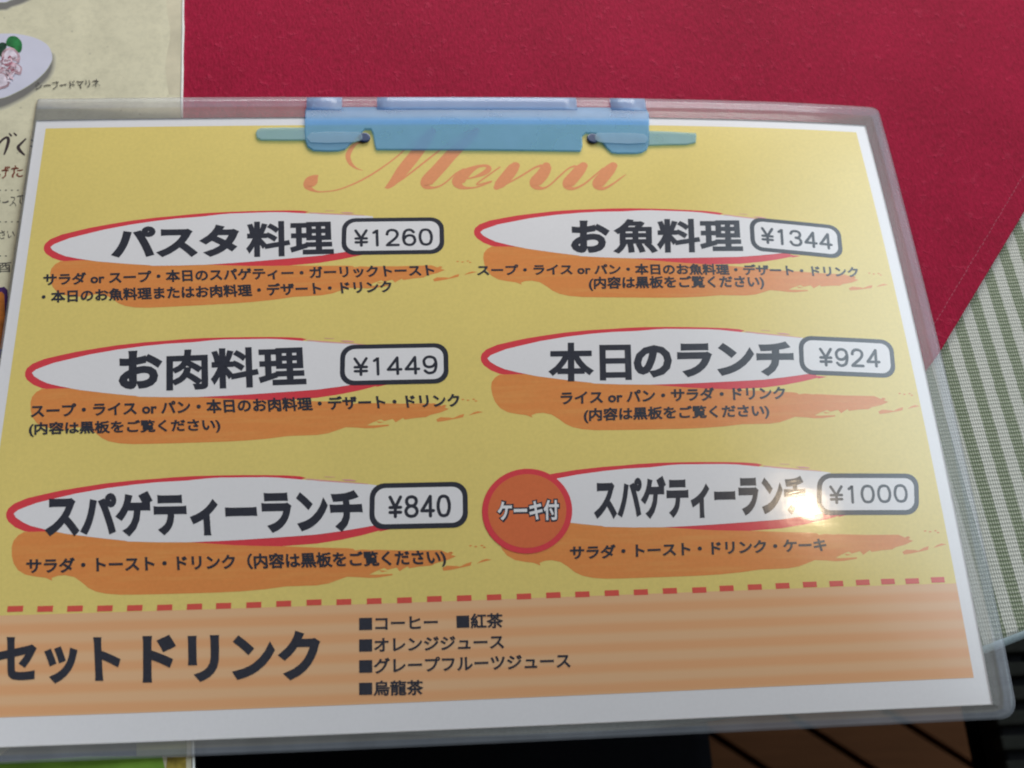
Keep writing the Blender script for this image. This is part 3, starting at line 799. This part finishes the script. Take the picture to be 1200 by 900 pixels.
# raised clear plastic edge of the cover
bm = bmesh.new()
prof = [(-0.75, 0.05), (-0.75, CZ + 0.10), (-0.45, CZ + 0.28), (-0.10, CZ + 0.20), (0.05, CZ - 0.1), (0.05, 0.05)]
rows = []
for i, (x, y) in enumerate(right):
    j = 0.10 * math.sin(i * 1.7) + 0.06 * math.sin(i * 4.1)
    rows.append([bm.verts.new(T(x + px + (j if k > 2 else 0), y, z)) for k, (px, z) in enumerate(prof)])
for ra, rb in zip(rows, rows[1:]):
    for k in range(len(prof) - 1):
        bm.faces.new((ra[k], ra[k+1], rb[k+1], rb[k]))
bmesh.ops.recalc_face_normals(bm, faces=bm.faces[:])
link('clear_edge', bm, M_clear, cm)
TF = T
bm = flat_bm([([(x - 5.5 - 0.8*math.sin(i*1.3), y) for i, (x, y) in enumerate(right[:14])] + [(x - 1.0, y) for x, y in right[:14]][::-1], CZ + 0.02, 0)], TF, 0)
link('worn_border', bm, M_tan, cm)
mp_ = [M_pshade, M_prim, M_plate, M_leaf, M_leaf2, M_food, M_food2]
def shrink(p, k):
    cx = sum(a for a, b in p) / len(p); cy = sum(b for a, b in p) / len(p)
    return [(cx + (a - cx) * k, cy + (b - cy) * k) for a, b in p]
pl = smooth_loop([tuple(p) for p in cr['plate']], 4)
pl2 = smooth_loop([tuple(p) for p in cr['plate2']], 4)
def soft_shadow(outer, inner, n=7):  # shadow round the printed plate, painted in darkening steps
    o_, i_ = smooth_loop([tuple(p) for p in outer], 3), smooth_loop([tuple(p) for p in inner], 3)
    cx = sum(a for a, b in i_) / len(i_); cy = sum(b for a, b in i_) / len(i_)
    r_ = []
    for k in range(n):
        r_.append(([(cx + (a - cx) * (1.0 - 0.016 * k) , cy + (b - cy) * (1.0 - 0.016 * k)) for a, b in o_], CZ + .006 + .003 * k, 9 + k))
    return r_
pics = [*soft_shadow(cr['plateS'], cr['plate']), (pl, CZ + .04, 1), ([(x - .10, y + .22) for x, y in pl], CZ + .06, 2),
        (smooth_loop([tuple(p) for p in cr['green2']], 3), CZ + .10, 4), (smooth_loop([tuple(p) for p in cr['green']], 3), CZ + .12, 3)]
for i, f in enumerate(cr['food']):
    lp = smooth_loop([tuple(p) for p in f], 3)
    pics.append((lp, CZ + .14 + .02 * i, 5)); pics.append((shrink(lp, 0.72), CZ + .15 + .02 * i, 6))
rg_ = random.Random(3)
(fx0, fy0), (fx1, fy1) = D['cream']['food'][0][0], D['cream']['food'][2][3]
FC = [sum(p[k] for f in cr['food'] for p in f) / sum(len(f) for f in cr['food']) for k in (0, 1)]
for i in range(46):
    a_ = rg_.uniform(0, 2 * math.pi); r_ = rg_.uniform(0, 1) ** 0.6
    cx_, cy_ = FC[0] + 3.9 * r_ * math.cos(a_), FC[1] - 0.8 + 6.0 * r_ * math.sin(a_)
    ln, wd, th = rg_.uniform(0.6, 1.7), rg_.uniform(0.18, 0.5), rg_.uniform(0, math.pi)
    bl = []
    for k in range(12):
        t_ = 2 * math.pi * k / 12; q_ = 1 + rg_.uniform(-.25, .25)
        u_, v_ = ln * math.cos(t_) * q_, wd * math.sin(t_) * q_
        bl.append((cx_ + u_ * math.cos(th) - v_ * math.sin(th), cy_ + u_ * math.sin(th) + v_ * math.cos(th)))
    pics.append((bl, CZ + .24 + .003 * i, rg_.choice([5, 6, 6, 7, 8])))
link('plate_picture', flat_bm(pics, TF, 0), mp_ + [M_rose, M_palepink] + M_soft, cm)
link('plate_picture', flat_bm([*soft_shadow(cr['plate2S'], cr['plate2']), (pl2, CZ + .04, 1), ([(x - .1, y + .3) for x, y in pl2], CZ + .06, 2)], TF, 0), mp_ + [M_rose, M_palepink] + M_soft, cm)
def HF(x, y, l):
    return T(x + 0.16 * math.sin(y * 3.1 + x * 0.7) + 0.07 * math.sin(y * 7.7), y + 0.17 * math.sin(x * 1.9 + y * 0.5) + 0.08 * math.sin(x * 6.1), l)
bm = text_bm([(cr['t1'][0], cr['t1'][1], 0.012, CZ + .22)], HF); link('caption', bm, M_grey, cm)
bm = bmesh.new()
for i, stq in enumerate(cr['brush']):
    ribbon(bm, [tuple(p) for p in stq], T, CZ + .05 + .002 * i)
link('heading', bm, M_brown, cm)
bm = text_bm([(cr['t3'][0], cr['t3'][1], 0.016, CZ + .05)], HF); link('heading', bm, M_rust, cm)
bm = text_bm([(cr[k][0], cr[k][1], 0.006, CZ + .05) for k in ('t4', 't5', 't6')], HF)
for x, y in cr['dots']:
    ribbon(bm, [(x - .1, y, .45), (x + .1, y, .45)], TF, CZ + .05, 0, sub=1)
link('body_text', bm, M_grey, cm)
bmp = flat_bm([([tuple(p) for p in cr['photo']], CZ + .02, 0), (shrink([tuple(p) for p in cr['photo']], 0.8), CZ + .04, 1)], TF, 0)
bm = flat_bm([([tuple(p) for p in cr['dark']], CZ + .02, 2), ([tuple(p) for p in cr['beige']], CZ + .02, 3), ([tuple(p) for p in cr['olive']], CZ + .02, 4),
              ([tuple(p) for p in cr['strip']], CZ + .04, 5), ([tuple(p) for p in cr['orn']], CZ + .05, 6)], TF, 0)
link('photo_border', bm, [M_orph, M_purp, M_dark, M_tan, M_olive, M_green, M_gold], cm)
link('food_photo', bmp, [M_purp, M_orph], cm)

# ---------------------------------------------------------------- the laminated menu
W2, H2 = 148.5, 105.0
mL, mT, mR, mB = 3.6, D['marg'][0], D['marg'][1], D['marg'][2]
menu = empty('laminated_menu', S(0, 0, -0.6), 'laminated yellow landscape menu with six priced dishes in white ovals', 'menu')

# sheet
bm = bmesh.new()
nx, ny = 120, 84
g = [[bm.verts.new(S(-W2 + 2*W2*i/nx, -H2 + 2*H2*j/ny, 0)) for i in range(nx + 1)] for j in range(ny + 1)]
for j in range(ny):
    for i in range(nx):
        bm.faces.new((g[j][i], g[j][i+1], g[j+1][i+1], g[j+1][i]))
g2 = [[bm.verts.new(S(-W2 + 2*W2*i/nx, -H2 + 2*H2*j/ny, -0.35)) for i in range(nx + 1)] for j in range(ny + 1)]
for j in range(ny):
    for i in range(nx):
        bm.faces.new((g2[j][i], g2[j+1][i], g2[j+1][i+1], g2[j][i+1]))
loop = [(0, i) for i in range(nx)] + [(j, nx) for j in range(ny)] + [(ny, i) for i in range(nx, 0, -1)] + [(j, 0) for j in range(ny, 0, -1)]
for k in range(len(loop)):
    (a0, b0), (a1, b1) = loop[k], loop[(k + 1) % len(loop)]
    bm.faces.new((g2[a0][b0], g2[a1][b1], g[a1][b1], g[a0][b0]))
link('sheet', bm, M_white, menu, False)

# lamination margin round the sheet
def film_ring():
    bm = bmesh.new()
    n = 400
    inner_w, inner_h = W2 - 0.25, H2 - 0.25
    x0, x1, y0, y1 = -149.2, 155.6, -109.3, 114.2
    def rect(t, ax0, ax1, ay0, ay1, rad):
        # point on a rounded rectangle by side fraction t (0..4)
        k = int(t) % 4; s = t - int(t)
        cs = [(ax0, ay0), (ax1, ay0), (ax1, ay1), (ax0, ay1)]
        p, q = Vector(cs[k]), Vector(cs[(k + 1) % 4])
        v = p.lerp(q, s)
        # push corners in
        for ci, c in enumerate(cs):
            r = rad[ci]
            cc = Vector((c[0] + (r if c[0] == ax0 else -r), c[1] + (r if c[1] == ay0 else -r)))
            dx = (v.x - cc.x) * (-1 if c[0] == ax0 else 1); dy = (v.y - cc.y) * (-1 if c[1] == ay0 else 1)
            if dx > 0 and dy > 0:
                v = cc + (v - cc) * (r / max((v - cc).length, 1e-6))
        return v
    prof = [(0.0, 0.30), (0.10, 0.27), (0.30, 0.16), (0.45, 0.11), (0.52, 0.17), (0.60, 0.09), (0.80, 0.04), (1.0, 0.0), (1.0, -0.25)]
    ts = []
    for k in range(4):
        m_ = 110 if k % 2 == 0 else 84
        ts += [k + (0.5 - 0.5 * math.cos(math.pi * i / m_)) for i in range(m_)]
    rings = []
    for a, z in prof:
        ring = []
        for t in ts:
            p = rect(t, -inner_w, inner_w, -inner_h, inner_h, (.01,)*4)
            q = rect(t, x0, x1, y0, y1, (3, 5.5, 2.2, 1.0))
            v = p.lerp(q, a)
            wob = (0.10 * math.sin(v.x * 0.06) + 0.08 * math.sin(v.y * 0.08 + 1) + 0.03 * math.sin(v.x * 0.21 + v.y * 0.13)) * a
            ring.append(bm.verts.new(S(v.x, v.y, z + wob)))
        rings.append(ring)
    m_ = len(ts)
    for k_, (ra, rb) in enumerate(zip(rings, rings[1:])):
        for i in range(m_):
            j = (i + 1) % m_
            bm.faces.new((ra[i], rb[i], rb[j], ra[j])).material_index = 0 if k_ < 4 else 1
    bm.normal_update()
    bmesh.ops.recalc_face_normals(bm, faces=bm.faces[:])
    return bm
fo = link('plastic_margin', film_ring(), [M_film_in, M_film], menu, True)
fo['label'] = 'clear plastic margin of the lamination, reflected haze in its colour'

LV = 0.016
yel = [(-W2 + mL, -H2 + mB), (W2 - mR, -H2 + mB), (W2 - mR, H2 - mT), (-W2 + mL, H2 - mT)]
link('yellow_panel', flat_bm([(yel, LV, 0)], S), M_yellow, menu)

# drink strip
dy = sum(p[1] for p in D['dash']) / len(D['dash'])
strip_top = dy - 0.9
st = [(-W2 + mL, -H2 + mB), (W2 - mR, -H2 + mB), (W2 - mR, strip_top), (-W2 + mL, strip_top)]
bm = flat_bm([(st, 2 * LV, 0)], lambda x, y, l: Vector((x, y, l)))
band = bm.verts.layers.float.new('band')
hgt = strip_top - (-H2 + mB)
for v in bm.verts:
    v[band] = (strip_top - v.co.y) / hgt * 5.0 + 0.55
    v.co = S(v.co.x, v.co.y, v.co.z)
drink = link('drink_strip', bm, M_strip, menu)
drink['label'] = 'peach striped strip listing the set drinks'
link('heading', text_bm([(s, q, 0.044, 6 * LV) for s, q in D['drink']], S), M_black, drink)
link('drink_list', text_bm([(s, q, 0.026, 6 * LV) for s, q in D['list']], S), M_black, drink)
bm = flat_bm([([(x - 2.15, y - 0.85), (x + 2.15, y - 0.85), (x + 2.15, y + 0.85), (x - 2.15, y + 0.85)], 3 * LV, 0) for x, y in D['dash']], S, 0)
link('dashed_line', bm, M_dash, menu)

# title in flowing script
bm = bmesh.new()
for i, stq in enumerate(D['menu']):
    ribbon(bm, [tuple(p) for p in stq], S, 2 * LV + 0.0015 * i, 0)
link('title', bm, M_title, menu)

# rounded single-line digits for the prices
DIG = {
 '0': [([(.5,1),(.22,.93),(.08,.7),(.05,.5),(.08,.3),(.22,.07),(.5,0),(.78,.07),(.92,.3),(.95,.5),(.92,.7),(.78,.93)], True)],
 '1': [([(.22,.84),(.42,.93),(.52,1.0),(.52,1.0),(.52,.5),(.52,0)], False)],
 '2': [([(.08,.72),(.14,.89),(.32,.99),(.52,1),(.74,.95),(.88,.8),(.86,.62),(.7,.44),(.4,.24),(.18,.1),(.06,.0)], False), ([(.06,0),(.5,0),(.93,0)], False)],
 '3': [([(.08,.8),(.2,.95),(.48,1),(.78,.94),(.88,.76),(.76,.58),(.5,.53)], False), ([(.5,.53),(.8,.47),(.94,.27),(.8,.07),(.5,0),(.2,.05),(.05,.22)], False)],
 '4': [([(.72,0),(.72,.5),(.72,1)], False), ([(.72,1),(.4,.65),(.03,.27)], False), ([(.03,.27),(.5,.27),(.97,.27)], False)],
 '6': [([(.86,.84),(.7,.97),(.46,1),(.2,.9),(.07,.62),(.06,.35),(.16,.1),(.42,0),(.7,.02),(.9,.17),(.93,.36),(.82,.56),(.55,.63),(.28,.57),(.1,.4)], False)],
 '8': [([(.5,1),(.2,.93),(.11,.76),(.22,.59),(.5,.53),(.78,.59),(.89,.76),(.8,.93)], True), ([(.5,.53),(.18,.44),(.05,.26),(.18,.07),(.5,0),(.82,.07),(.95,.26),(.82,.44)], True)],
 '9': [([(.12,.15),(.3,.02),(.52,0),(.8,.1),(.93,.38),(.94,.65),(.84,.9),(.58,1),(.3,.98),(.1,.83),(.07,.64),(.18,.44),(.45,.37),(.72,.43),(.9,.6)], False)],
 '¥': [([(.08,1),(.3,.72),(.5,.46)], False), ([(.92,1),(.7,.72),(.5,.46)], False), ([(.5,.46),(.5,.2),(.5,0)], False), ([(.08,.47),(.5,.47),(.92,.47)], False), ([(.08,.22),(.5,.22),(.92,.22)], False)],
}
def price_bm(s, q, lift):
    bm = bmesh.new()
    M = quad_map(q)
    n = len(s)
    gap = 0.30
    unit = 1.0 / (n + gap * (n - 1) - (0.15 if '1' in s else 0))
    hpx = (Vector(q[4:6]) - Vector(q[0:2])).length
    x = 0.0
    w = hpx * 0.15
    lv = lift
    for ch in s:
        cw = unit * (0.85 if ch == '1' else 1.0)
        for pts, closed in DIG[ch]:
            P = []
            for a, b in pts:
                p = M(x + a * cw * (1.0), 0.05 + b * 0.90)
                P.append((p.x, p.y, w))
            ribbon(bm, P, S, lv, 0, closed, sub=4)
            lv += 0.001
        x += cw + unit * gap
    return bm

def dish(e, hole=None):
    ox, oy, a, b = e['xf']
    T0 = D['T0']
    def X(p):
        dx, dy_ = p[0] - T0[0], p[1] - T0[1]
        return (ox + a * dx - b * dy_, oy + b * dx + a * dy_)
    t = D['tmpl']
    polys = [([X(p) for p in t['orange']], 2 * LV, 0), ([X(p) for p in t['st1']], 2 * LV, 0), ([X(p) for p in t['st2']], 2 * LV, 0)]
    polys += [([X(p) for p in q], 2 * LV, 0) for q in t['sp']]
    ob = link('dish_banner', flat_bm(polys, S), M_orange, menu)
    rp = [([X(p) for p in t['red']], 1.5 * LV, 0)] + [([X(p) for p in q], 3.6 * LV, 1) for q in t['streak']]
    link('oval_outline', flat_bm(rp, S), [M_red, M_pink], ob)
    link('oval', flat_bm([([X(p) for p in t['white']], 3 * LV, 0)], S), M_oval, ob)
    bx = e['box']
    U, V = Vector(bx[2:4]), Vector(bx[4:6])
    lu, lv = U.length, V.length
    def B(p): 
        return (bx[0] + U.x * p[0] / lu + V.x * p[1] / lv, bx[1] + U.y * p[0] / lu + V.y * p[1] / lv)
    ro = rounded(lu, lv, lv * 0.62)
    ri = rounded(lu - 1.55, lv - 1.55, lv * 0.62 - 1.2)
    pt = link('price_box', flat_bm([([B(p) for p in ro], 4 * LV, 0), ([B(p) for p in ri], 5 * LV, 1)], S), [M_black, M_oval], ob)
    pb = price_bm(e['price'][0], e['price'][1], 6 * LV)
    link('price', pb, M_black, ob)
    link('heading', text_bm([(s, q, BOLD[k], 5 * LV) for s, k, q in e['head']], S), M_black, ob)
    link('description', text_bm([(s, q, 0.032, 6.5 * LV) for s, q in e['desc']], S), M_black, ob)
    return ob
BOLD = {'k': 0.052, 'j': 0.033}
names = ['orange brush banner of the pasta dish', 'orange brush banner of the fish dish', 'orange brush banner of the meat dish', 'orange brush banner of the lunch of the day', 'orange brush banner of the spaghetti lunch', 'orange brush banner of the spaghetti lunch with cake']
for e_, nm in zip(D['entries'], names):
    dish(e_)['label'] = nm

# round cake badge
bx = D['badge']
el = [(bx[0] + bx[2] * math.cos(t) + bx[4] * math.sin(t), bx[1] + bx[3] * math.cos(t) + bx[5] * math.sin(t)) for t in [2 * math.pi * k / 64 for k in range(64)]]
bd = link('cake_badge', flat_bm([(el, 7 * LV, 0), (shrink(el, 0.868), 8 * LV, 1)], S), [M_red, M_badge], menu)
bm = text_bm([("ケーキ付", D['badgetext'], 0.115, 9 * LV)], S, None, 0)
qi = D['badgetext']
def inset_q(q, fx, fy):
    M = quad_map(q)
    a, b, c = M(fx, fy), M(1 - fx, fy), M(fx, 1 - fy)
    return [a.x, a.y, b.x, b.y, c.x, c.y]
text_bm([("ケーキ付", inset_q(qi, 0.019, 0.075), 0.032, 10 * LV)], S, bm, 1)
link('badge_lettering', bm, [M_black, M_oval], bd)

# ---------------------------------------------------------------- blue plastic clip on the top edge
cl = empty('paper_fastener', S(20, 103, 0.3), 'translucent blue plastic paper fastener clipped on the top edge of the laminated menu', 'paper fastener')
def CLF(x, y, lift):
    k = max(0.0, min(1.0, (y - 101.5) / 8.0))
    k = k * k * (3 - 2 * k)
    k0 = max(0.0, min(1.0, (y - 89.0) / 13.0))
    return S(x, y, lift + (0.45 * k0 - 0.55 * k if lift > 0.5 else 0))
b2 = slab_bm([tuple(p) for p in D['plate']], 0.3, 0.9, lambda x, y, l: Vector((x, y, l)), 0.45)
for yy in [100 + 0.8 * k for k in range(13)]:
    bmesh.ops.bisect_plane(b2, geom=b2.verts[:] + b2.edges[:] + b2.faces[:], plane_co=(0, yy, 0), plane_no=(0, 1, 0), dist=1e-5)
for xx in range(-70, 90, 8):
    bmesh.ops.bisect_plane(b2, geom=b2.verts[:] + b2.edges[:] + b2.faces[:], plane_co=(xx, 0, 0), plane_no=(1, 0, 0), dist=1e-5)
for v in b2.verts:
    v.co = CLF(*v.co)
bmesh.ops.recalc_face_normals(b2, faces=b2.faces[:])
link('plate', b2, M_clip, cl)
for key in ('armL', 'armR'):
    link('arm', slab_bm([tuple(p) for p in D[key]], 0.3, 0.85, S, 0.4), M_arm, cl)
for (x0, y0), sg in ((D['dots'][0], -1), (D['dots'][1], 1)):
    tip = [(x0 + sg * 0.6, y0 - 0.9), (x0 + sg * 2.4, y0 - 2.0), (x0 + sg * 6, y0 - 2.6), (x0 + sg * 18.5, y0 - 2.4), (x0 + sg * 18.5, y0 + 2.0), (x0 + sg * 6, y0 + 2.2), (x0 + sg * 1.4, y0 + 2.0)]
    link('slider', slab_bm(smooth_loop(tip, 2), 0.95, 1.25, S, 0.25), M_arm, cl)
(hx0, hy0), (hxb, hyb), (hx1, hy1), (hx2, hy2) = D['hinge']
sl = D['slots']
def hinge_seg(bm, xa, xb, rad, yc, zc):
    n, seg = 24, max(2, int((xb - xa) / 5))
    rings = []
    for i in range(seg + 1):
        x = xa + (xb - xa) * i / seg
        rings.append([bm.verts.new(S(x, yc + rad[0] * math.cos(2*math.pi*k/n), zc + rad[1] * math.sin(2*math.pi*k/n))) for k in range(n)])
    for ra, rb in zip(rings, rings[1:]):
        for k in range(n):
            j = (k + 1) % n
            bm.faces.new((ra[k], ra[j], rb[j], rb[k]))
    bm.faces.new(rings[0][::-1]); bm.faces.new(rings[-1])
    bmesh.ops.recalc_face_normals(bm, faces=bm.faces[:])
yc = (hy0 + hyb) / 2 - 0.8
ry = abs(hy0 - hyb) / 2 + 0.3
bm = bmesh.new()
for xa, xb in ((hx0, sl[0][0]), (sl[1][0], sl[2][0]), (sl[3][0], hx1)):
    hinge_seg(bm, xa, xb, (ry, 0.55), yc, 0.85)
link('hinge', bm, M_hinge, cl, True)
bm = bmesh.new()
for x, y in D['dots']:
    b3 = bmesh.new()
    n = 28
    prof = [(2.1, 0.3), (2.1, 0.8), (1.95, 1.0), (1.6, 1.1)]
    rings = [[bm.verts.new(S(x + r * math.cos(2*math.pi*k/n), y + r * math.sin(2*math.pi*k/n), z)) for k in range(n)] for r, z in prof]
    for ra, rb in zip(rings, rings[1:]):
        for k in range(n):
            j = (k + 1) % n
            bm.faces.new((ra[k], ra[j], rb[j], rb[k]))
    bm.faces.new(rings[-1])
    b3.free()
    bmesh.ops.recalc_face_normals(bm, faces=bm.faces[:])
    link('post', bm, M_post, cl)
    bm = bmesh.new()
bm.free()

# ---------------------------------------------------------------- chairs below the table edge
def bx_mm(lo, hi, bev=4.0):
    b = bmesh.new()
    box_into(b, [v * MM for v in lo], [v * MM for v in hi])
    bevel_all(b, bev * MM, 2)
    return b
ch = empty('black_chair', T(-60, -200, -700), 'black chair with a padded seat tucked in front of the table', 'chair')
link('seat', bx_mm((-252, -420, -300), (132.5, 20, -260), 12), M_seat, ch, True)
for x in (-235, 95):
    for y in (-400, -15):
        link('leg', bx_mm((x, y, -700), (x + 22, y + 22, -295), 3), M_iron, ch)
ch2 = empty('slatted_chair', T(480, -150, -700), 'dark grey chair with a seat of narrow slats right of the table', 'chair')
bm = bmesh.new()
y = -330
while y < 140:
    b = bx_mm((284, y, -272), (680, y + 7.5, -262), 1.5)
    tmp = bpy.data.meshes.new('tmp'); b.to_mesh(tmp); b.free(); bm.from_mesh(tmp); bpy.data.meshes.remove(tmp)
    y += 12.5
link('seat', bm, M_slat, ch2)
link('seat_panel', bx_mm((284, -330, -300), (680, 140, -297), 1), M_seat, ch2)
bm = bmesh.new()
for lo, hi in (((290, -330, -296), (312, 140, -273)), ((650, -330, -296), (672, 140, -273)), ((312.5, -328, -296), (649.5, -306, -273)), ((312.5, 116, -296), (649.5, 138, -273))):
    b = bx_mm(lo, hi, 2)
    tmp = bpy.data.meshes.new('tmp'); b.to_mesh(tmp); b.free(); bm.from_mesh(tmp); bpy.data.meshes.remove(tmp)
link('seat_frame', bm, M_iron, ch2)
for x in (290, 650):
    for y in (-330, 118):
        link('leg', bx_mm((x, y, -700), (x + 22, y + 22, -296.5), 3), M_iron, ch2)

# ---------------------------------------------------------------- the warm bulb whose reflection glares on the film
lamp('ceiling_bulb', 'POINT', (0.6219, 0.2403, 1.3855), 2.6, (1.0, 0.76, 0.50), shadow_soft_size=0.020)
